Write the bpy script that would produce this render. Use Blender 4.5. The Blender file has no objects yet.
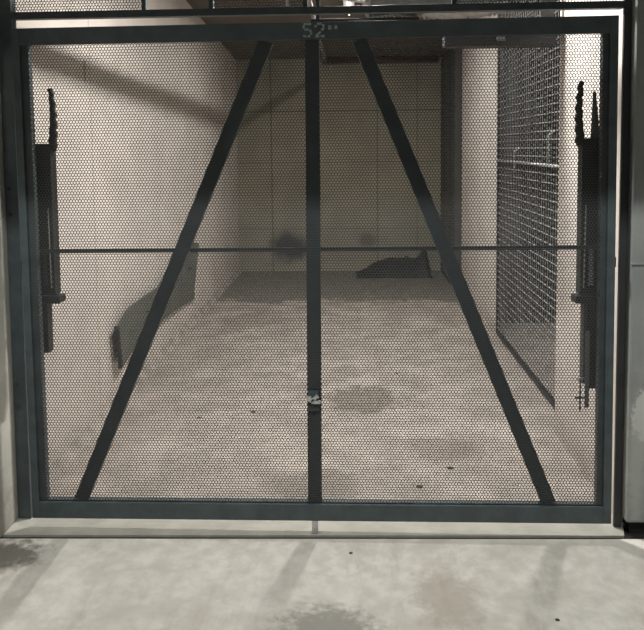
import bpy, bmesh, math, random
import numpy as np
from mathutils import Vector, Matrix, noise

random.seed(7)
S = bpy.context.scene
COL = S.collection

# ------------------------------------------------------------------ camera
cam = bpy.data.objects.new('camera', bpy.data.cameras.new('camera'))
COL.objects.link(cam)
right = Vector((0.99896753, 0.04434574, -0.0098654))
up = Vector((0.00671894, 0.07055002, 0.99748561))
fwd = Vector((-0.04493024, 0.99652203, -0.07017922))
M4 = Matrix((right, up, -fwd)).transposed().to_4x4()
M4.translation = Vector((0.0, -2.805, 1.5956))
cam.matrix_world = M4
cam.data.sensor_fit = 'HORIZONTAL'
cam.data.sensor_width = 36.0
cam.data.lens = 36.0 * 702.83 / 644.0
cam.data.shift_y = -(315.0 - 198.15) / 644.0
cam.data.clip_start = 0.05
S.camera = cam

# ------------------------------------------------------------------ world, lights, exposure
S.view_settings.view_transform = 'Standard'
S.view_settings.look = 'None'
S.view_settings.gamma = 1.0
S.view_settings.use_curve_mapping = False
S.view_settings.exposure = 0.0
world = bpy.data.worlds.new('garage_air')
world.use_nodes = True
world.node_tree.nodes['Background'].inputs[0].default_value = (0.97, 1.0, 0.99, 1)
world.node_tree.nodes['Background'].inputs[1].default_value = 0.16
S.world = world


def strip_light(name, loc, sx, sy, power, color):
    d = bpy.data.lights.new(name, 'AREA')
    d.shape = 'RECTANGLE'; d.size = sx; d.size_y = sy
    d.energy = power; d.color = color
    o = bpy.data.objects.new(name, d)
    COL.objects.link(o); o.location = loc
    return o


LAMPS = [  # x, y, z, size x, size y, power, colour
    ('tube_light', 0.107, 1.0, 2.985, 0.05, 0.30, 98, (1.0, 0.975, 0.93)),
    ('tube_light', -0.03, 3.55, 2.83, 0.05, 0.60, 27, (1.0, 0.975, 0.93)),
    ('tube_light', -1.0, -1.25, 2.90, 0.90, 0.05, 33, (1.0, 0.995, 0.96)),
    ('tube_light', 1.0, -1.25, 2.90, 0.90, 0.05, 33, (1.0, 0.995, 0.96)),
    ('tube_light', 2.3, 1.6, 2.90, 0.60, 0.05, 26, (1.0, 0.975, 0.93)),  # unseen lamp added to brighten the neighbouring stall's floor
]
for n, x, y, z, sx, sy, p, c in LAMPS:
    strip_light(n, (x, y, z), sx, sy, p, c)


# ------------------------------------------------------------------ helpers
class MB:
    """collects shapes (world coordinates) and links them as one mesh object"""
    def __init__(self):
        self.bm = bmesh.new()

    def box(self, x0, x1, y0, y1, z0, z1, bev=0.0):
        b = bmesh.new()
        bmesh.ops.create_cube(b, size=1.0)
        for v in b.verts:
            v.co = Vector(((x0 + x1) / 2 + v.co.x * (x1 - x0), (y0 + y1) / 2 + v.co.y * (y1 - y0),
                           (z0 + z1) / 2 + v.co.z * (z1 - z0)))
        if bev:
            bmesh.ops.bevel(b, geom=b.edges[:], offset=bev, segments=2, affect='EDGES', profile=0.6)
        self.join(b)
        return self

    def join(self, b):
        me = bpy.data.meshes.new('tmp'); b.to_mesh(me); b.free()
        self.bm.from_mesh(me); bpy.data.meshes.remove(me)

    def bar(self, a, b_, w, d, side=Vector((0, 1, 0)), bev=0.0):
        """box bar from a to b_, width w across, depth d along side"""
        a = Vector(a); b_ = Vector(b_)
        ax = (b_ - a).normalized(); s = side.normalized(); t = ax.cross(s).normalized()
        b = bmesh.new(); bmesh.ops.create_cube(b, size=1.0)
        L = (b_ - a).length
        for v in b.verts:
            v.co = (a + b_) / 2 + ax * v.co.x * L + t * v.co.y * w + s * v.co.z * d
        if bev:
            bmesh.ops.bevel(b, geom=b.edges[:], offset=bev, segments=2, affect='EDGES', profile=0.6)
        bmesh.ops.recalc_face_normals(b, faces=b.faces[:])
        self.join(b)
        return self

    def tube(self, pts, r, n=8, caps=True):
        pts = [Vector(p) for p in pts]
        rr = r if isinstance(r, (list, tuple)) else [r] * len(pts)
        rings = []
        ref = None
        for i, p in enumerate(pts):
            t = (pts[min(i + 1, len(pts) - 1)] - pts[max(i - 1, 0)]).normalized()
            if ref is None:
                ref = Vector((0, 0, 1)) if abs(t.z) < 0.9 else Vector((1, 0, 0))
            u = (ref - t * ref.dot(t)).normalized(); ref = u
            v = t.cross(u)
            rings.append([self.bm.verts.new(p + (u * math.cos(k * 2 * math.pi / n) + v * math.sin(k * 2 * math.pi / n)) * rr[i])
                          for k in range(n)])
        for i in range(len(rings) - 1):
            for k in range(n):
                f = self.bm.faces.new((rings[i][k], rings[i][(k + 1) % n], rings[i + 1][(k + 1) % n], rings[i + 1][k]))
                f.smooth = n > 6
        if caps:
            self.bm.faces.new(rings[0][::-1]); self.bm.faces.new(rings[-1])
        return self

    def prism(self, pts, axis, d0, d1):
        """extrude a polygon: pts 2-D in the other two axes"""
        def P(a, b, d):
            return {'x': (d, a, b), 'y': (a, d, b), 'z': (a, b, d)}[axis]
        A = [self.bm.verts.new(P(a, b, d0)) for a, b in pts]
        B = [self.bm.verts.new(P(a, b, d1)) for a, b in pts]
        fs = [self.bm.faces.new(A), self.bm.faces.new(B[::-1])]
        for i in range(len(pts)):
            j = (i + 1) % len(pts)
            fs.append(self.bm.faces.new((A[i], B[i], B[j], A[j])))
        bmesh.ops.recalc_face_normals(self.bm, faces=fs)
        return self

    def build(self, name, mat, parent=None, origin=None):
        me = bpy.data.meshes.new(name)
        off = parent_world(parent) if parent else (Vector(origin) if origin else Vector((0, 0, 0)))
        for v in self.bm.verts:
            v.co -= off
        self.bm.to_mesh(me); self.bm.free()
        me.materials.append(mat)
        o = bpy.data.objects.new(name, me); COL.objects.link(o)
        if parent:
            o.parent = parent
        else:
            o.location = off
        return o


def parent_world(p):
    v = Vector((0, 0, 0))
    while p:
        v += p.location; p = p.parent
    return v


def tag(o, label, cat, group=None):
    o['label'] = label; o['category'] = cat
    if group: o['group'] = group
    return o


def thing(name, label, cat, loc, group=None):
    o = bpy.data.objects.new(name, None); COL.objects.link(o)
    o.location = loc; o.empty_display_size = 0.1
    return tag(o, label, cat, group)


def struct(o):
    o['kind'] = 'structure'; return o


# ------------------------------------------------------------------ materials
def mat(name, base, rough=0.7, metal=0.0, var=0.0, vscale=8.0, bump=0.0, bscale=60.0, tint=None,
        stains_shade=(), lines=(), speckle=0.0, streak=None):
    m = bpy.data.materials.new(name); m.use_nodes = True
    nt = m.node_tree; N = nt.nodes; Lk = nt.links
    bs = N['Principled BSDF']
    bs.inputs['Roughness'].default_value = rough
    bs.inputs['Metallic'].default_value = metal
    geo = N.new('ShaderNodeNewGeometry')
    pos = geo.outputs['Position']

    def noise_(scale, detail=5.0, ro=0.6, vec=None, dist=0.0):
        n = N.new('ShaderNodeTexNoise'); n.inputs['Scale'].default_value = scale
        n.inputs['Detail'].default_value = detail; n.inputs['Roughness'].default_value = ro
        n.inputs['Distortion'].default_value = dist
        Lk.new(vec or pos, n.inputs['Vector']); return n

    def mth(op, a, b=None, c=None, clamp=False):
        n = N.new('ShaderNodeMath'); n.operation = op; n.use_clamp = clamp
        for i, q in enumerate((a, b, c)):
            if q is None: continue
            if isinstance(q, (int, float)): n.inputs[i].default_value = q
            else: Lk.new(q, n.inputs[i])
        return n.outputs[0]

    def mix(fac, a, b):
        n = N.new('ShaderNodeMix'); n.data_type = 'RGBA'
        Lk.new(fac, n.inputs[0]) if not isinstance(fac, float) else setattr(n.inputs[0], 'default_value', fac)
        for i, q in ((6, a), (7, b)):
            if isinstance(q, tuple): n.inputs[i].default_value = (*q, 1)
            else: Lk.new(q, n.inputs[i])
        return n.outputs[2]

    def mapr(v, a, b, c=0.0, d=1.0):
        n = N.new('ShaderNodeMapRange'); n.interpolation_type = 'SMOOTHSTEP'
        n.inputs[1].default_value = a; n.inputs[2].default_value = b
        n.inputs[3].default_value = c; n.inputs[4].default_value = d
        Lk.new(v, n.inputs[0]); return n.outputs[0]

    col = tuple(base)
    if var:
        nz = noise_(vscale)
        lo = tuple(c * (1 - var) for c in base)
        hi = tuple(min(1, c * (1 + var)) for c in base)
        col = mix(mapr(nz.outputs[0], 0.3, 0.7), lo, hi)
    if tint:
        nz = noise_(vscale * 0.35, 3.0)
        col = mix(mapr(nz.outputs[0], 0.45, 0.7, 0.0, 0.7), col, tuple(tint))
    if streak:
        mp = N.new('ShaderNodeMapping'); Lk.new(pos, mp.inputs[0]); mp.inputs['Scale'].default_value = streak[0]
        nz = noise_(1.0, 6.0, 0.7, mp.outputs[0])
        col = mix(mapr(nz.outputs[0], 0.5, 0.75, 0.0, streak[2]), col, tuple(streak[1]))
    if speckle:
        nz = noise_(vscale * 9, 3.0)
        col = mix(mapr(nz.outputs[0], 0.64, 0.76, 0.0, speckle), col, tuple(c * 0.35 for c in base))
    sep = N.new('ShaderNodeSeparateXYZ'); Lk.new(pos, sep.inputs[0])
    ax = {'x': sep.outputs[0], 'y': sep.outputs[1], 'z': sep.outputs[2]}
    for st in stains_shade:  # (a, b, ca, cb, ra, rb, colour, strength, edge, rag)
        a, b, ca, cb, ra, rb, sc, amt, edge, rag = st
        dx = mth('DIVIDE', mth('SUBTRACT', ax[a], ca), ra)
        dy = mth('DIVIDE', mth('SUBTRACT', ax[b], cb), rb)
        r = mth('SQRT', mth('ADD', mth('MULTIPLY', dx, dx), mth('MULTIPLY', dy, dy)))
        nz = noise_(rag, 6.0, 0.7)
        r = mth('ADD', r, mth('MULTIPLY', mth('SUBTRACT', nz.outputs[0], 0.5), 1.5))
        col = mix(mapr(r, 1.0, 1.0 - edge, 0.0, amt), col, tuple(sc))
    for ln in lines:  # (axis, value, half width, colour, strength)
        a, v, w, lc, amt = ln
        nz = noise_(9.0, 2.0)
        d = mth('ABSOLUTE', mth('SUBTRACT', ax[a], mth('ADD', v - 0.006, mth('MULTIPLY', nz.outputs[0], 0.012))))
        col = mix(mapr(d, w, w * 0.4, 0.0, amt), col, tuple(lc))
    if isinstance(col, tuple): bs.inputs['Base Color'].default_value = (*col, 1)
    else: Lk.new(col, bs.inputs['Base Color'])
    if bump:
        nz = noise_(bscale, 8.0, 0.65)
        b = N.new('ShaderNodeBump'); b.inputs['Strength'].default_value = bump; b.inputs['Distance'].default_value = 0.01
        Lk.new(nz.outputs[0], b.inputs['Height']); Lk.new(b.outputs[0], bs.inputs['Normal'])
    return m


DK = (0.13, 0.12, 0.10)
M = {}
M['floor_in'] = mat('stall_floor_concrete', (0.425, 0.378, 0.335), 0.8, var=0.22, vscale=4.0, bump=0.3, bscale=40, speckle=0.7,
                    tint=(0.36, 0.315, 0.28),
                    stains_shade=[('x', 'y', 0.05, 1.58, 0.27, 0.27, (0.20, 0.175, 0.145), 0.8, 0.3, 9.0),
                            ('x', 'y', -0.20, 0.42, 0.30, 0.22, (0.24, 0.21, 0.175), 0.7, 0.5, 6.0),
                            ('x', 'y', 0.45, 0.85, 0.25, 0.2, (0.22, 0.18, 0.15), 0.6, 0.5, 9.0),
                            ('x', 'y', -0.95, 3.6, 0.35, 0.5, (0.30, 0.26, 0.22), 0.6, 0.6, 4.0),
                            ('x', 'y', -0.15, 5.85, 3.2, 1.45, (0.17, 0.155, 0.125), 0.85, 0.12, 1.6)])  # last entry: wide darker band across the rear of the floor
M['floor_out'] = mat('aisle_floor_concrete', (0.61, 0.59, 0.54), 0.72, var=0.11, vscale=14.0, bump=0.3, bscale=30, speckle=0.45,
                     tint=(0.50, 0.475, 0.42),
                     streak=((9.0, 2.2, 1.0), (0.38, 0.35, 0.29), 0.5),
                     stains_shade=[('x', 'y', -0.10, -0.56, 0.22, 0.15, (0.22, 0.21, 0.18), 0.75, 0.6, 26.0),
                             ('x', 'y', 0.33, -0.40, 0.16, 0.22, (0.36, 0.32, 0.26), 0.6, 0.6, 18.0),
                             ('x', 'y', -1.42, -0.18, 0.22, 0.16, (0.09, 0.085, 0.07), 0.9, 0.6, 16.0)])  # last entry: corner shadow by the left pier, painted into the floor colour
M['wall_left'] = mat('left_wall_painted_concrete', (0.68, 0.62, 0.565), 0.85, var=0.07, vscale=2.5, bump=0.25, bscale=25, speckle=0.22,
                     lines=[('y', 1.20, 0.007, (0.30, 0.26, 0.22), 0.6), ('y', 4.0, 0.008, (0.3, 0.26, 0.22), 0.4)],
                     stains_shade=[('y', 'z', 2.0, 0.0, 4.0, 0.16, (0.36, 0.31, 0.26), 0.3, 0.8, 4.0),
                             ('y', 'z', 1.12, 2.05, 0.02, 0.10, (0.25, 0.2, 0.15), 0.7, 0.6, 20.0),
                             ('y', 'z', -0.10, 0.0, 0.25, 0.3, (0.3, 0.27, 0.22), 0.6, 0.7, 9.0)])  # last entry: darker patch low at the wall's front end
M['fillet'] = mat('wall_foot_mortar', (0.40, 0.36, 0.32), 0.9, var=0.3, vscale=6, bump=0.3, bscale=30)
M['pier_left'] = mat('left_pier_concrete', (0.47, 0.46, 0.41), 0.85, var=0.14, vscale=4, bump=0.25, bscale=25, speckle=0.2,
                     stains_shade=[('y', 'z', -0.10, 0.0, 0.25, 0.3, (0.2, 0.18, 0.15), 0.6, 0.7, 9.0)])  # darker patch low on the pier beside the gate
M['wall_right'] = mat('right_wall_painted_concrete', (0.71, 0.655, 0.605), 0.85, var=0.07, vscale=2.5, bump=0.25, bscale=25, speckle=0.2,
                      stains_shade=[('y', 'z', 2.0, 0.0, 4.0, 0.20, (0.36, 0.31, 0.26), 0.5, 0.8, 4.0)])
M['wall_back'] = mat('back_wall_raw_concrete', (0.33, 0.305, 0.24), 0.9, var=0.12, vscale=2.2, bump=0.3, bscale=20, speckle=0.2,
                     lines=[('x', -1.06, 0.012, (0.10, 0.09, 0.075), 0.7), ('x', 0.31, 0.012, (0.10, 0.09, 0.075), 0.6),
                            ('x', 0.82, 0.01, (0.10, 0.09, 0.075), 0.5), ('z', 2.08, 0.014, (0.08, 0.07, 0.055), 0.65),
                            ('z', 1.42, 0.009, (0.10, 0.09, 0.075), 0.5), ('z', 0.56, 0.009, (0.10, 0.09, 0.075), 0.4)],
                     stains_shade=[('x', 'z', -0.82, 0.30, 0.38, 0.26, (0.045, 0.043, 0.055), 0.95, 0.6, 3.0),
                             ('x', 'z', 0.17, 0.42, 0.16, 0.12, (0.10, 0.09, 0.08), 0.6, 0.7, 3.0),
                             ('x', 'z', 0.0, 0.02, 2.0, 0.12, (0.42, 0.38, 0.29), 0.5, 0.5, 4.0)])
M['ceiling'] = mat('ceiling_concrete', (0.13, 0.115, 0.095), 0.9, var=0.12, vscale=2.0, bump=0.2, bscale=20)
M['column'] = mat('grey_column_concrete', (0.26, 0.275, 0.265), 0.7, var=0.10, vscale=4.0, bump=0.12, bscale=30,
                  stains_shade=[('x', 'z', 1.18, 0.50, 0.06, 0.12, (0.75, 0.76, 0.72), 0.6, 0.25, 40.0),
                          ('x', 'z', 1.15, 0.30, 0.05, 0.4, (0.50, 0.52, 0.48), 0.5, 0.8, 9.0)])
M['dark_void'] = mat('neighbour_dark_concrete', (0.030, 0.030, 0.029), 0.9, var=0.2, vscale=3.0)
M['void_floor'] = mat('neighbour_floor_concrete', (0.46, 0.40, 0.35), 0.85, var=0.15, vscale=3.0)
M['teal'] = mat('teal_painted_steel', (0.058, 0.078, 0.085), 0.5, var=0.18, vscale=12, bump=0.04, bscale=90, speckle=0.3)
M['teal_dark'] = mat('dark_teal_brace_steel', (0.038, 0.058, 0.068), 0.42, var=0.2, vscale=10)
M['sheet'] = mat('perforated_steel_paint', (0.052, 0.056, 0.057), 0.55, var=0.15, vscale=6)
M['black'] = mat('black_steel', (0.016, 0.017, 0.017), 0.5, var=0.2, vscale=14)
M['rubber_black'] = mat('black_rubber', (0.02, 0.02, 0.02), 0.8, var=0.2, vscale=14)
M['dark_grey'] = mat('dark_grey_steel', (0.040, 0.043, 0.042), 0.6, var=0.15, vscale=8)
M['grey_riser'] = mat('grey_riser_paint', (0.065, 0.068, 0.062), 0.6, var=0.1, vscale=8)
M['galv'] = mat('galvanised_steel', (0.55, 0.56, 0.55), 0.4, 0.6, var=0.15, vscale=30)
M['wire'] = mat('grey_mesh_wire', (0.36, 0.36, 0.35), 0.45, 0.4, var=0.1, vscale=30)
M['grey_part'] = mat('grey_plastic', (0.14, 0.145, 0.14), 0.6)
M['rubber'] = mat('grey_green_rubber', (0.115, 0.118, 0.10), 0.75, var=0.12, vscale=5, bump=0.1, bscale=30)
M['plastic'] = mat('black_plastic_film', (0.016, 0.016, 0.019), 0.6, var=0.2, vscale=14)
M['stencil'] = mat('pale_teal_stencil_paint', (0.30, 0.37, 0.355), 0.6, var=0.3, vscale=60)
M['red'] = mat('dull_red_pipe_paint', (0.10, 0.042, 0.040), 0.55, var=0.15, vscale=9)
M['foil'] = mat('crumpled_silver_foil', (0.36, 0.35, 0.34), 0.32, 0.85, var=0.15, vscale=25, bump=0.5, bscale=45)
M['grey_pvc'] = mat('grey_conduit_plastic', (0.30, 0.30, 0.29), 0.5)
M['white'] = mat('white_lamp_enamel', (0.75, 0.75, 0.73), 0.4)
M['chip'] = mat('dark_grit', (0.06, 0.05, 0.04), 0.9)
M['joint'] = mat('dark_joint_filler', (0.012, 0.011, 0.01), 0.95)
M['sill'] = mat('threshold_concrete', (0.40, 0.395, 0.35), 0.7, var=0.14, vscale=6, bump=0.15, bscale=40,
                streak=((5.0, 40.0, 1.0), (0.28, 0.27, 0.23), 0.5))


def emit(name, c, s):
    m = bpy.data.materials.new(name); m.use_nodes = True
    b = m.node_tree.nodes['Principled BSDF']
    b.inputs['Emission Color'].default_value = (*c, 1); b.inputs['Emission Strength'].default_value = s
    return m


M['tube'] = emit('lit_tube_diffuser', (1.0, 0.95, 0.86), 4.0)

# ------------------------------------------------------------------ setting
XL, YB = -1.505, 6.3


def ceil_z(y): return 3.22 - 0.075 * y


def jy(x): return -0.038 + (x + 1.44) * 0.0254   # the joint in front of the gate runs slightly askew


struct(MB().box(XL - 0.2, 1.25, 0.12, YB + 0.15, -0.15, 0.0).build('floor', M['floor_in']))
b = MB(); b.prism([(-4.0, -7.0), (5.0, -7.0), (5.0, jy(5.0) - .020), (-4.0, jy(-4.0) - .020)], 'z', -0.15, -0.004)
struct(b.build('floor', M['floor_out']))
b = MB(); b.prism([(-1.68, jy(-1.68)), (1.10, jy(1.10)), (1.13, 0.12), (-1.68, 0.12)], 'z', -0.15, 0.0)
struct(b.build('trim_1', M['sill']))
struct(MB().box(-4.0, 5.0, -0.15, 0.12, -0.15, -0.010).build('trim_2', M['joint']))
b = MB(); b.prism([(0.12, -0.15), (YB, -0.15), (YB, ceil_z(YB)), (0.12, ceil_z(.12))], 'x', XL - 0.2, XL)
struct(b.build('wall_left', M['wall_left']))
struct(MB().box(XL - 0.2, -1.470, -7.0, 0.119, 0.0, 3.2, 0.006).build('wall_aisle_left', M['pier_left']))
# unseen beam added to keep the aisle lamps off the gate's top
struct(MB().box(-4.0, 5.0, -0.72, -0.50, 2.26, 3.30, 0.004).build('trim_light_block', M['ceiling']))
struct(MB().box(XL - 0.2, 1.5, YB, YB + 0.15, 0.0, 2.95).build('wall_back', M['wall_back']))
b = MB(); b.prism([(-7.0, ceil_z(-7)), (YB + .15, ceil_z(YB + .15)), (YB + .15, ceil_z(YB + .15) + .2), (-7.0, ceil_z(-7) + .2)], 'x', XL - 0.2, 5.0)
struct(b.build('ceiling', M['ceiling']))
b = MB(); b.prism([(XL, 0.0), (XL + 0.045, 0.0), (XL + 0.012, 0.035), (XL, 0.05)], 'y', 0.13, YB)
struct(b.build('trim_6', M['fillet']))
# right wall: short pier, opening, long rear wall, lintel over the opening
b = MB()
b.box(1.112, 1.32, 0.135, 1.07, 0.0, 3.3)
b.box(1.20, 1.235, 3.17, YB, 0.0, 3.05)
b.box(1.20, 1.235, 1.07, 3.17, 2.78, 3.2)
struct(b.build('wall_right', M['wall_right']))
# front grey column, rounded arris, standing on a dark recessed foot
b = MB()
b.box(1.112, 3.2, 0.04, 0.13, 0.045, 3.2, 0.012)
struct(b.build('wall_front', M['column']))
struct(MB().box(1.135, 3.2, 0.06, 0.13, -0.03, 0.045).build('trim_3', M['joint']))
struct(MB().box(1.108, 3.2, 0.034, 0.041, 1.118, 1.127, 0.003).build('trim_4', M['column']))
# the dark neighbouring stall seen through the opening
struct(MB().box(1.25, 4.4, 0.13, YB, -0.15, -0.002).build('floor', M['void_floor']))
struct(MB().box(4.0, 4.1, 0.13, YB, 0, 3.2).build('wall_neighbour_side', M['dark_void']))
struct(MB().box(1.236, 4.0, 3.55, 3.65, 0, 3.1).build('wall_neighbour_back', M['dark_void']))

# ------------------------------------------------------------------ perforated sheet
def perf(name, x0, x1, z0, z1, y, parent, p=0.0124, k=0.78, th=0.0015):
    R_ = p / math.sqrt(3); r = R_ * k; row = 1.5 * R_
    nx = int((x1 - x0) / p); nz = int((z1 - z0) / row)
    ang = np.radians(90 + 60 * np.arange(6)); c, s = np.cos(ang), np.sin(ang)
    i, j = np.meshgrid(np.arange(nx), np.arange(nz))
    cx = (x0 + p * (i + 0.5) + (j % 2) * p / 2).ravel(); cz = (z0 + row * j + R_).ravel()
    n = cx.size
    off = parent_world(parent)
    V = np.zeros((n, 24, 3))
    for a, (rad, yy) in enumerate(((R_, y), (r, y), (R_, y + th), (r, y + th))):
        V[:, a * 6:a * 6 + 6, 0] = cx[:, None] + rad * c - off.x
        V[:, a * 6:a * 6 + 6, 1] = yy - off.y
        V[:, a * 6:a * 6 + 6, 2] = cz[:, None] + rad * s - off.z
    q = []
    for t in range(6):
        u = (t + 1) % 6
        q += [(t, u, 6 + u, 6 + t), (12 + u, 12 + t, 18 + t, 18 + u), (6 + t, 6 + u, 18 + u, 18 + t)]
    F = (np.array(q)[None] + 24 * np.arange(n)[:, None, None]).reshape(-1)
    me = bpy.data.meshes.new(name)
    me.vertices.add(n * 24); me.vertices.foreach_set('co', V.ravel())
    nf = F.size // 4
    me.loops.add(F.size); me.loops.foreach_set('vertex_index', F.astype(np.int32))
    me.polygons.add(nf); me.polygons.foreach_set('loop_start', np.arange(0, F.size, 4, dtype=np.int32))
    me.update(calc_edges=True)
    me.materials.append(M['sheet'])
    o = bpy.data.objects.new(name, me); COL.objects.link(o); o.parent = parent
    return o


# ------------------------------------------------------------------ the gate
g = GATE = thing('security_gate', 'wide teal steel garage gate of perforated sheet with number 52 on its top rail', 'gate', (-0.17, 0.02, 0.058))
GX0, GX1, GZ0, GZ1 = -1.362, 1.037, 0.058, 2.094
perf('perforated_sheet', GX0 + 0.02, GX1 - 0.02, GZ0 + 0.02, GZ1 - 0.02, 0.012, g)
b = MB(); b.box(GX0, GX0 + 0.030, 0.0, 0.011, GZ0, GZ1, 0.002); b.box(GX0, GX0 + 0.060, 0.014, 0.045, GZ0, GZ1, 0.003)
b.build('frame_stile', M['teal'], g)
b = MB(); b.box(GX1 - 0.032, GX1, 0.0, 0.011, GZ0, GZ1, 0.002); b.box(GX1 - 0.056, GX1, 0.014, 0.045, GZ0, GZ1, 0.003)
b.build('frame_stile', M['teal'], g)
MB().box(GX0 + 0.030, GX1 - 0.032, 0.0, 0.011, GZ1 - 0.068, GZ1, 0.002).box(GX0 + 0.062, GX1 - 0.057, 0.014, 0.045, GZ1 - 0.060, GZ1, 0.002).build('frame_rail', M['teal'], g)
MB().box(GX0 + 0.030, GX1 - 0.032, 0.0, 0.011, GZ0, GZ0 + 0.070, 0.002).box(GX0 + 0.062, GX1 - 0.057, 0.014, 0.045, GZ0, GZ0 + 0.073, 0.002).build('frame_rail', M['teal'], g)
MB().bar((-0.169, 0.030, GZ0 + 0.073), (-0.153, 0.030, GZ1 - 0.062), 0.058, 0.029, bev=0.003).build('centre_post', M['teal_dark'], g)
MB().bar((-1.158, 0.030, GZ0 + 0.076), (-0.338, 0.030, GZ1 - 0.070), 0.058, 0.028, bev=0.003).build('brace', M['teal_dark'], g)
MB().bar((0.792, 0.030, GZ0 + 0.076), (0.034, 0.030, GZ1 - 0.070), 0.058, 0.028, bev=0.003).build('brace', M['teal_dark'], g)
MB().box(GX0 + 0.03, GX1 - 0.03, 0.0455, 0.0495, 1.176, 1.194).build('stiffener_bar', M['dark_grey'], g)
# latch on the centre post
la = MB().box(-0.190, -0.146, -0.001, 0.011, 0.525, 0.607, 0.003).build('latch_plate', M['teal_dark'], g)
lh = MB(); lh.box(-0.196, -0.176, -0.010, 0.000, 0.570, 0.588, 0.003)
lh.bar((-0.178, -0.012, 0.568), (-0.150, -0.012, 0.592), 0.014, 0.012, bev=0.003)
lh.bar((-0.192, -0.010, 0.578), (-0.168, -0.010, 0.564), 0.011, 0.010, bev=0.002)
lh.box(-0.176, -0.138, -0.014, -0.002, 0.558, 0.572, 0.003)
lh.tube([(-0.168, 0.0, 0.572), (-0.168, -0.018, 0.572)], 0.008, 12)
lh.build('latch_handle', M['galv'], la)
MB().bar((-0.192, -0.003, 0.556), (-0.146, -0.003, 0.547), 0.008, 0.006).build('latch_slot', M['black'], la)
MB().box(-0.182, -0.156, 0.002, 0.012, 0.003, GZ0 - 0.001, 0.001).build('drop_bolt', M['galv'], g)['label'] = 'short bright metal drop bolt under the bottom rail'

# stencilled 52 and the two dots
def seg_digit(mb, ox, oz, w, h, t, strokes):
    for (x0, z0, x1, z1) in strokes:
        mb.bar((ox + x0 * w, -0.0012, oz + z0 * h), (ox + x1 * w, -0.0012, oz + z1 * h), t, 0.0016)


nm = MB()
DZ, DH, DW = 2.037, 0.049, 0.036
seg_digit(nm, -0.189, DZ, DW, DH, 0.0085, [(0.12, 1, 0.95, 1), (0.12, 0.9, 0.12, 0.62), (0.22, 0.56, 0.7, 0.56), (0.78, 0.50, 0.95, 0.38),
                                    (0.95, 0.32, 0.92, 0.14), (0.82, 0.05, 0.55, 0.0), (0.40, 0.0, 0.08, 0.08)])
seg_digit(nm, -0.142, DZ, DW + .004, DH, 0.0085, [(0.08, 0.74, 0.16, 0.9), (0.25, 1.0, 0.7, 1.0), (0.80, 0.95, 0.95, 0.78), (0.93, 0.7, 0.72, 0.46),
                                    (0.62, 0.38, 0.2, 0.1), (0.08, 0.02, 0.45, 0.02), (0.60, 0.02, 1.0, 0.02)])
nm.box(-0.088, -0.075, -0.0018, -0.0003, 2.063, 2.079)
nm.box(-0.063, -0.052, -0.0018, -0.0003, 2.065, 2.078)
nm.build('number_marking', M['stencil'], g)['label'] = 'pale stencilled number 52 with two dots'

g.rotation_euler.y = -0.0038   # the gate hangs a few millimetres low on its left

# ------------------------------------------------------------------ posts the gate closes against
t = thing('gate_post', 'teal steel post fixed to the left wall beside the gate', 'post', (-1.455, 0.10, 0.0))
MB().box(-1.468, -1.412, 0.09, 0.115, 0.002, 3.17, 0.002).build('front_flange', M['teal'], t)
MB().box(-1.418, -1.412, 0.115, 0.135, 0.002, 3.17).build('return_flange', M['teal'], t)
for z in (1.44, 1.33, 0.60, 0.5):
    MB().tube([(-1.45, 0.092, z), (-1.45, 0.082, z)], 0.007, 6).build('bolt_head', M['dark_grey'], t)
t = thing('gate_post', 'dark grey steel post against the smooth grey column right of the gate', 'post', (1.09, 0.10, 0.0))
MB().box(1.080, 1.110, 0.085, 0.100, 0.002, 3.17, 0.002).build('front_flange', M['dark_grey'], t)
MB().box(1.100, 1.108, 0.100, 0.132, 0.002, 3.17).build('return_flange', M['dark_grey'], t)

# ------------------------------------------------------------------ transom above the gate
t = thing('mesh_transom', 'fixed dark steel transom with perforated panels above the gate', 'panel', (-0.17, 0.09, 2.14))
MB().box(-1.408, 1.078, 0.080, 0.115, 2.141, 2.170, 0.002).build('header_rail', M['teal'], t)
MB().box(-1.408, 1.078, 0.080, 0.115, 2.900, 2.930, 0.002).build('top_rail', M['teal'], t)
for x in (-0.862, -0.585, -0.20, 0.40):
    MB().box(x, x + 0.018, 0.084, 0.112, 2.171, 2.899).build('mullion', M['teal'], t)
perf('perforated_sheet', -1.40, -0.865, 2.165, 2.90, 0.078, t)
perf('perforated_sheet', -0.58, -0.19, 2.165, 2.90, 0.078, t)
perf('perforated_sheet', 0.40, 1.05, 2.165, 2.90, 0.078, t)
MB().tube([(-0.262 + 0.003 * math.sin(i * 3), 0.074, 2.172 + i * 0.012) for i in range(20)], 0.006, 6).build('hanging_chain', M['galv'], t)

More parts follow.
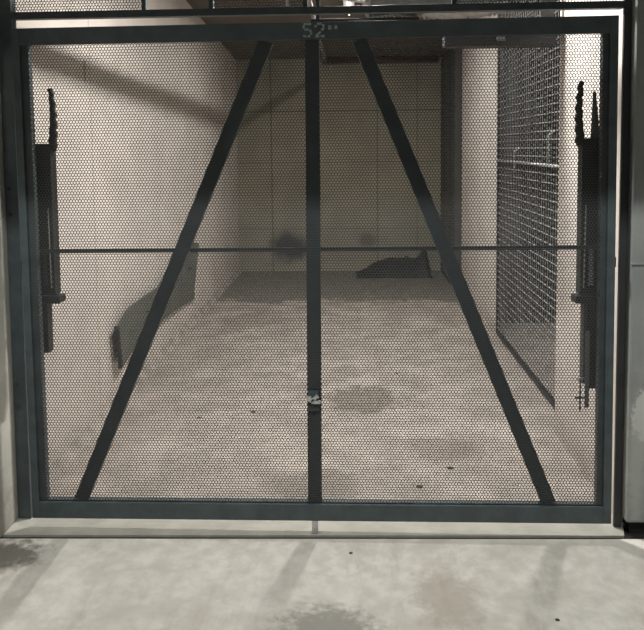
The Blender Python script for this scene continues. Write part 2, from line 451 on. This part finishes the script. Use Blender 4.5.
# ------------------------------------------------------------------ counterbalance boxes at both sides
def mechanism(label, sx, xo, loc, mirror):
    """sx maps a 0..1 local x (outer -> inner) to world"""
    t = thing('gate_counterbalance', label, 'gate mechanism', loc)
    def X(v): return xo + (v if not mirror else -v)
    def bx(mb, a, b_, *r, **k):
        x0, x1 = sorted((X(a), X(b_)));  mb.box(x0, x1, *r, **k); return mb
    bx(MB(), 0.0, 0.084, 0.070, 0.130, 0.99, 1.628, bev=0.004).build('spring_housing', M['black'], t)
    bx(MB(), 0.0, 0.102, 0.066, 0.134, 0.955, 0.985, bev=0.003).build('housing_foot', M['black'], t)
    bx(MB(), -0.068, -0.001, 0.098, 0.112, 1.10, 1.14).build('mounting_bracket', M['black'], t)
    mb = MB(); bx(mb, 0.0, 0.045, 0.074, 0.124, 0.60 if mirror else 0.74, 0.952, bev=0.003)
    mb.build('lower_channel', M['black'], t)
    # tapering link strap rising from the box
    pts = []
    for i in range(13):
        u = i / 12
        pts.append((X(0.085 + 0.012 * math.sin(u * 2.6) - 0.006 * u + (0.004 if i % 2 else -0.002)), 0.088, 1.60 + 0.255 * u))
    MB().tube(pts, [0.019 - 0.009 * (i / 12) + (0.0015 if i % 2 else 0) for i in range(13)], 8).build('link_strap', M['black'], t)
    MB().tube([(X(0.070), 0.072, 1.02), (X(0.072), 0.062, 1.06), (X(0.070), 0.062, 1.30), (X(0.066), 0.070, 1.36)], 0.003, 6).build('pull_rod', M['grey_pvc'], t)
    sp = MB()
    n = 140
    sp.tube([(X(0.045 + 0.009 * math.cos(i * 0.63)), 0.063 + 0.009 * math.sin(i * 0.63), 1.03 + 0.0011 * i) for i in range(n)], 0.0022, 5)
    sp.build('coil_spring', M['grey_pvc'] if mirror else M['dark_grey'], t)
    return t, X


tl, X = mechanism('black spring counterbalance box behind the left edge of the gate', 1, -1.343, (-1.30, 0.09, 0.0), False)
tr, X = mechanism('black spring counterbalance box with a second grey strap behind the right edge of the gate', 1, 1.004, (0.96, 0.09, 0.0), True)
MB().tube([(X(0.028), 0.09, 1.62), (X(0.030), 0.09, 1.72), (X(0.034), 0.09, 1.815)], [0.019, 0.013, 0.006], 8).build('grey_strap', M['grey_part'], tr)
MB().box(X(0.066), X(0.05), 0.076, 0.122, 0.62, 0.952, 0.003).build('cable_cover', M['dark_grey'], tr)
MB().box(0.945, 0.962, 0.068, 0.0739, 0.52, 0.84, 0.002).build('grey_guide', M['grey_part'], tr)
hk = MB(); hk.tube([(0.928, 0.075, 0.635), (0.928, 0.075, 0.50)], 0.0035, 6); hk.tube([(0.908, 0.075, 0.56), (0.945, 0.075, 0.56)], 0.0035, 6)
hk.build('pull_hook', M['black'], tr)
MB().tube([(0.915, 0.075, 0.640), (0.942, 0.075, 0.640)], 0.006, 8).build('hook_eye', M['galv'], tr)

# ------------------------------------------------------------------ welded mesh gate in the side opening
t = thing('mesh_side_gate', 'dark framed wire mesh side gate in the right wall opening', 'gate', (1.225, 2.1, 0.0))
Y0, Y1, Z0, Z1 = 1.09, 3.16, 0.012, 2.765
MB().box(1.205, 1.235, Y0, Y1, Z0, Z0 + 0.028).box(1.205, 1.235, Y0, Y1, Z1 - 0.03, Z1).box(1.205, 1.235, Y0, Y0 + 0.03, Z0 + 0.028, Z1 - 0.03).box(
    1.205, 1.235, Y1 - 0.025, Y1, Z0 + 0.028, Z1 - 0.03).build('frame', M['black'], t)
w = MB(); z = Z0 + 0.06
while z < Z1 - 0.04:
    w.tube([(1.212, Y0 + 0.02, z), (1.212, Y1 - 0.02, z)], 0.0042, 5, False); z += 0.054
y = Y0 + 0.06
while y < Y1 - 0.04:
    w.tube([(1.217, y, Z0 + 0.02), (1.217, y, Z1 - 0.02)], 0.0020, 5, False); y += 0.054
w.build('wire_grid', M['wire'], t)
MB().tube([(1.195, 1.25, 1.478), (1.195, 3.12, 1.486)], 0.010, 8).build('latch_bar', M['galv'], t)
MB().tube([(1.195, 1.56, 1.470), (1.195, 1.56, 1.665), (1.208, 1.50, 1.69)], 0.008, 8).build('latch_upright', M['galv'], t)
MB().tube([(1.195, 2.48, 1.41), (1.195, 2.48, 1.56), (1.208, 2.42, 1.585)], 0.008, 8).build('latch_upright', M['galv'], t)

# ------------------------------------------------------------------ services inside
t = thing('wall_riser', 'dark grey boxed riser in the back right corner', 'riser', (1.15, 5.5, 0.0))
MB().box(1.120, 1.199, 5.04, 6.285, 0.003, 2.72, 0.004).build('riser_casing', M['grey_riser'], t)
MB().box(1.112, 1.119, 5.40, 5.44, 0.05, 2.70).build('cover_strip', M['dark_grey'], t)

t = thing('cable_trunking', 'dark steel trunking crossing the stall near the top right of the gate', 'trunking', (0.8, 1.03, 2.2))
MB().box(0.485, 1.065, 0.97, 1.07, 2.125, 2.245, 0.004).build('trunking_body', M['black'], t)
MB().box(0.485, 1.065, 0.962, 0.969, 2.19, 2.20).build('lid_seam', M['black'], t)
MB().box(0.755, 0.80, 0.958, 0.969, 2.150, 2.185, 0.002).build('junction_cover', M['grey_part'], t)
MB().box(0.475, 0.555, 1.00, 1.035, 2.246, ceil_z(1.035)).build('hanger', M['dark_grey'], t)
MB().box(0.99, 1.06, 1.00, 1.035, 2.246, ceil_z(1.035)).build('hanger', M['dark_grey'], t)

t = thing('sprinkler_pipe', 'dull red pipe running along the top of the back wall', 'pipe', (0.35, 6.23, 2.70))
MB().tube([(-0.38, 6.24, 2.705), (1.08, 6.24, 2.705)], 0.030, 14).build('pipe_run', M['red'], t)
for x in (-0.3, 0.35, 1.0):
    MB().box(x - 0.012, x + 0.012, 6.20, 6.299, 2.668, 2.741).build('pipe_clip', M['dark_grey'], t)
MB().tube([(-0.28, 6.21, 2.68), (-0.28, 6.19, 2.63), (-0.27, 6.19, 2.58)], [0.02, 0.014, 0.008], 8).build('sprinkler_head', M['galv'], t)

# conduit along the ceiling, its shadow falls on the left and back walls
def pz(y): return 2.60 - 0.027 * (y - 6)
t = thing('ceiling_conduit', 'thin grey conduit running front to back below the ceiling', 'pipe', (-0.32, 3.0, 2.7))
MB().tube([(-0.32, 0.10, pz(0.10)), (-0.32, 5.5, pz(5.5)), ], 0.019, 12).build('conduit_run', M['grey_pvc'], t)
for y in (0.8, 2.6, 4.4):
    MB().tube([(-0.32, y, pz(y) + 0.02), (-0.32, y, ceil_z(y))], 0.004, 6).build('hanger_rod', M['galv'], t)

# foil duct above the front of the stall
t = thing('foil_duct', 'crumpled silver foil duct lying above the top rail of the gate', 'duct', (0.3, 0.5, 2.3))
pts, rr = [], []
for i in range(60):
    u = i / 59
    pts.append((0.06 + 0.62 * u, 0.50 + 0.02 * math.sin(u * 5), 2.288 + 0.012 * math.sin(u * 7)))
    rr.append(0.090 + (0.008 if i % 2 else 0.0) + random.uniform(-0.004, 0.004))
MB().tube(pts, rr, 20).build('duct_tube', M['foil'], t)
MB().box(-0.19, 0.30, 0.44, 0.58, 2.142, 2.186, 0.003).build('support_tray', M['black'], t)
MB().box(-0.17, -0.15, 0.50, 0.52, 2.186, ceil_z(0.52) - 0.001).build('hanger_strap', M['black'], t)
for x in (0.15, 0.60):
    MB().box(x - 0.01, x + 0.01, 0.495, 0.505, 2.38, ceil_z(0.505)).build('hanger_strap', M['galv'], t)
tag(MB().tube([(-0.30, 0.30, 2.36), (-0.18, 0.30, 2.285), (-0.08, 0.30, 2.25), (0.0, 0.30, 2.235), (0.05, 0.35, 2.24), (0.05, 0.4, 2.30), (0.02, 0.4, 2.6), (0.0, 0.4, ceil_z(0.4) - .012)],
              0.006, 8).build('loose_cable', M['white'], origin=(0, 0.3, 2.3)), 'thin white cable looping down above the number 52', 'cable')

# light fittings
for (n, x, y, z, sx, sy, p, c), lab in zip(LAMPS, (
        'short tube light on the ceiling just inside the gate', 'tube light on the ceiling at the rear of the stall',
        'tube light over the aisle on the left', 'tube light over the aisle on the right', 'unseen tube light added to brighten the neighbouring stall beyond the mesh side gate')):
    t = thing('tube_light_fitting', lab, 'light', (x, y, z))
    hx, hy = max(sx / 2, 0.025), max(sy / 2, 0.025)
    MB().box(x - hx - .025, x + hx + .025, y - hy - .025, y + hy + .025, z + 0.035, z + 0.09, 0.004).build('housing', M['white'], t)
    dx, dy = (hx, 0) if sx > sy else (0, hy)
    MB().tube([(x - dx, y - dy, z + 0.018), (x + dx, y + dy, z + 0.018)], 0.013, 10).build('tube', M['tube'], t)
    for q in (-1, 1):
        cx, cy = x + q * (dx + (0.008 if dx else 0)), y + q * (dy + (0.008 if dy else 0))
        MB().box(cx - .008, cx + .008, cy - .008, cy + .008, z, z + 0.035).build('lamp_holder', M['white'], t)
        rx, ry = x + q * dx * 0.6, y + q * dy * 0.6
        MB().tube([(rx, ry, z + 0.09), (rx, ry, ceil_z(ry) - 0.001)], 0.006, 6).build('drop_rod', M['galv'], t)

# ------------------------------------------------------------------ warped rubber sheet on the left wall
top = [(1.40, .52), (1.60, .58), (1.93, .585), (2.28, .58), (2.6, .63), (2.95, .70), (3.25, .745), (3.48, .762), (3.85, .70)]
bot = [(1.45, .245), (1.64, .27), (2.0, .29), (2.39, .297), (2.65, .29), (2.91, .275), (3.2, .25), (3.585, .214), (3.60, .30)]


def interp(tab, u):
    f = u * (len(tab) - 1); i = min(int(f), len(tab) - 2); f -= i
    return tab[i][0] * (1 - f) + tab[i + 1][0] * f, tab[i][1] * (1 - f) + tab[i + 1][1] * f


bm = bmesh.new(); NU, NV = 40, 8; G = []
for side in (0, 1):
    for i in range(NU + 1):
        u = i / NU
        ty, tz = interp(top, u); by, bz = interp(bot, u)
        for j in range(NV + 1):
            v = j / NV
            xx = XL + 0.006 + 0.016 * (1 - u) ** 2 + 0.035 * math.sin(math.pi * u) * (0.4 + 0.6 * v) * 0.8 + (0.02 * (1 - u) ** 6) + side * 0.014
            G.append(bm.verts.new((xx, by + (ty - by) * v, bz + (tz - bz) * v)))
def gi(s, i, j): return G[s * (NU + 1) * (NV + 1) + i * (NV + 1) + j]
for i in range(NU):
    for j in range(NV):
        bm.faces.new((gi(1, i, j), gi(1, i + 1, j), gi(1, i + 1, j + 1), gi(1, i, j + 1)))
        bm.faces.new((gi(0, i, j + 1), gi(0, i + 1, j + 1), gi(0, i + 1, j), gi(0, i, j)))
for i in range(NU):
    bm.faces.new((gi(0, i, 0), gi(0, i + 1, 0), gi(1, i + 1, 0), gi(1, i, 0)))
    bm.faces.new((gi(1, i, NV), gi(1, i + 1, NV), gi(0, i + 1, NV), gi(0, i, NV)))
for j in range(NV):
    bm.faces.new((gi(1, 0, j), gi(1, 0, j + 1), gi(0, 0, j + 1), gi(0, 0, j)))
    bm.faces.new((gi(0, NU, j), gi(0, NU, j + 1), gi(1, NU, j + 1), gi(1, NU, j)))
bmesh.ops.recalc_face_normals(bm, faces=bm.faces[:])
for f in bm.faces: f.smooth = False
mb = MB(); mb.bm.free(); mb.bm = bm
t = thing('rubber_sheet', 'warped grey rubber sheet hanging low on the left wall', 'rubber sheet', (XL + 0.02, 2.5, 0.2))
mb.build('sheet_body', M['rubber'], t)
e = MB(); pts = []
for k in range(7):
    v = k / 6
    pts.append((XL + 0.006 + 0.016 + 0.02 + 0.004, bot[0][0] - 0.02 + (top[0][0] - bot[0][0]) * v, bot[0][1] + (top[0][1] - bot[0][1]) * v))
e.tube(pts, 0.013, 8).build('rolled_edge', M['black'], t)
for yy, zz in ((2.0, .47), (3.3, .55)):
    MB().tube([(XL + 0.001, yy, zz), (XL + 0.075, yy, zz)], 0.008, 8).build('fixing_screw', M['dark_grey'], t)

# ------------------------------------------------------------------ black plastic heap by the back wall
prof = [(0.03, .008), (0.12, .035), (0.22, .10), (0.32, .15), (0.45, .185), (0.58, .20), (0.70, .195), (0.80, .20), (0.85, .27), (0.885, .33), (0.915, .27), (0.945, .14), (0.965, .01)]


def ph(x):
    for (a, ha), (b_, hb) in zip(prof, prof[1:]):
        if a <= x <= b_: return ha + (hb - ha) * (x - a) / (b_ - a)
    return 0.0


bm = bmesh.new(); NX, NY = 90, 30; G = []
for i in range(NX + 1):
    for j in range(NY + 1):
        x = 0.03 + 0.935 * i / NX; v = j / NY; y = 5.78 + 0.50 * v
        s = math.sin(min(1.0, v * 1.7) * math.pi / 2) if v < 0.8 else math.cos((v - 0.8) / 0.2 * math.pi / 2)
        n = noise.noise(Vector((x * 9, y * 9, 1.3))) * 0.20 + noise.noise(Vector((x * 24, y * 20, 4.0))) * 0.08
        G.append(bm.verts.new((x + 0.01 * n, y + 0.02 * n, max(0.002, ph(x) * s * (1 + n)))))
for i in range(NX):
    for j in range(NY):
        a = i * (NY + 1) + j
        bm.faces.new((G[a], G[a + NY + 1], G[a + NY + 2], G[a + 1]))
bd = [e_ for e_ in bm.edges if e_.is_boundary]
r = bmesh.ops.extrude_edge_only(bm, edges=bd)
for v in r['geom']:
    if isinstance(v, bmesh.types.BMVert): v.co.z = 0.001
bmesh.ops.holes_fill(bm, edges=[e_ for e_ in bm.edges if e_.is_boundary], sides=0)
bmesh.ops.recalc_face_normals(bm, faces=bm.faces[:])
mb = MB(); mb.bm.free(); mb.bm = bm
tag(mb.build('plastic_heap', M['plastic'], origin=(0.5, 6.05, 0.0)), 'crumpled black plastic sheeting heaped on the floor at the back wall', 'plastic sheeting')

# ------------------------------------------------------------------ grit on the floors
GR = [(-0.02, -0.125, -0.004, .006, 'dark chip on the pale aisle floor in front of the centre of the gate'),
      (0.68, -0.50, -0.004, .006, 'dark chip on the aisle floor near the right foot of the gate'),
      (-0.62, 1.35, 0.0, .011, 'brown scrap on the stall floor left of the centre post'),
      (-0.93, 1.25, 0.0, .010, 'dark pebble on the stall floor beside the left brace'),
      (0.47, 0.62, 0.0, .012, 'brown scrap on the stall floor beside the right brace'),
      (0.30, 2.1, 0.0, .010, 'small scrap on the stall floor behind the wet patch'),
      (0.30, 0.42, 0.0, .012, 'flat brown leaf scrap near the bottom rail right of centre')]
for x, y, z, s, lab in GR:
    b = bmesh.new(); bmesh.ops.create_icosphere(b, subdivisions=2, radius=s)
    for v in b.verts:
        n = 1 + 0.5 * noise.noise(v.co * 60 + Vector((x, y, 0)) * 10)
        v.co = Vector((x + v.co.x * n * 1.3, y + v.co.y * n, z + (v.co.z * n + s) * 0.30))
    mb = MB(); mb.bm.free(); mb.bm = b
    tag(mb.build('grit_chip', M['chip'], origin=(x, y, z)), lab, 'debris', 'grit on the floor')
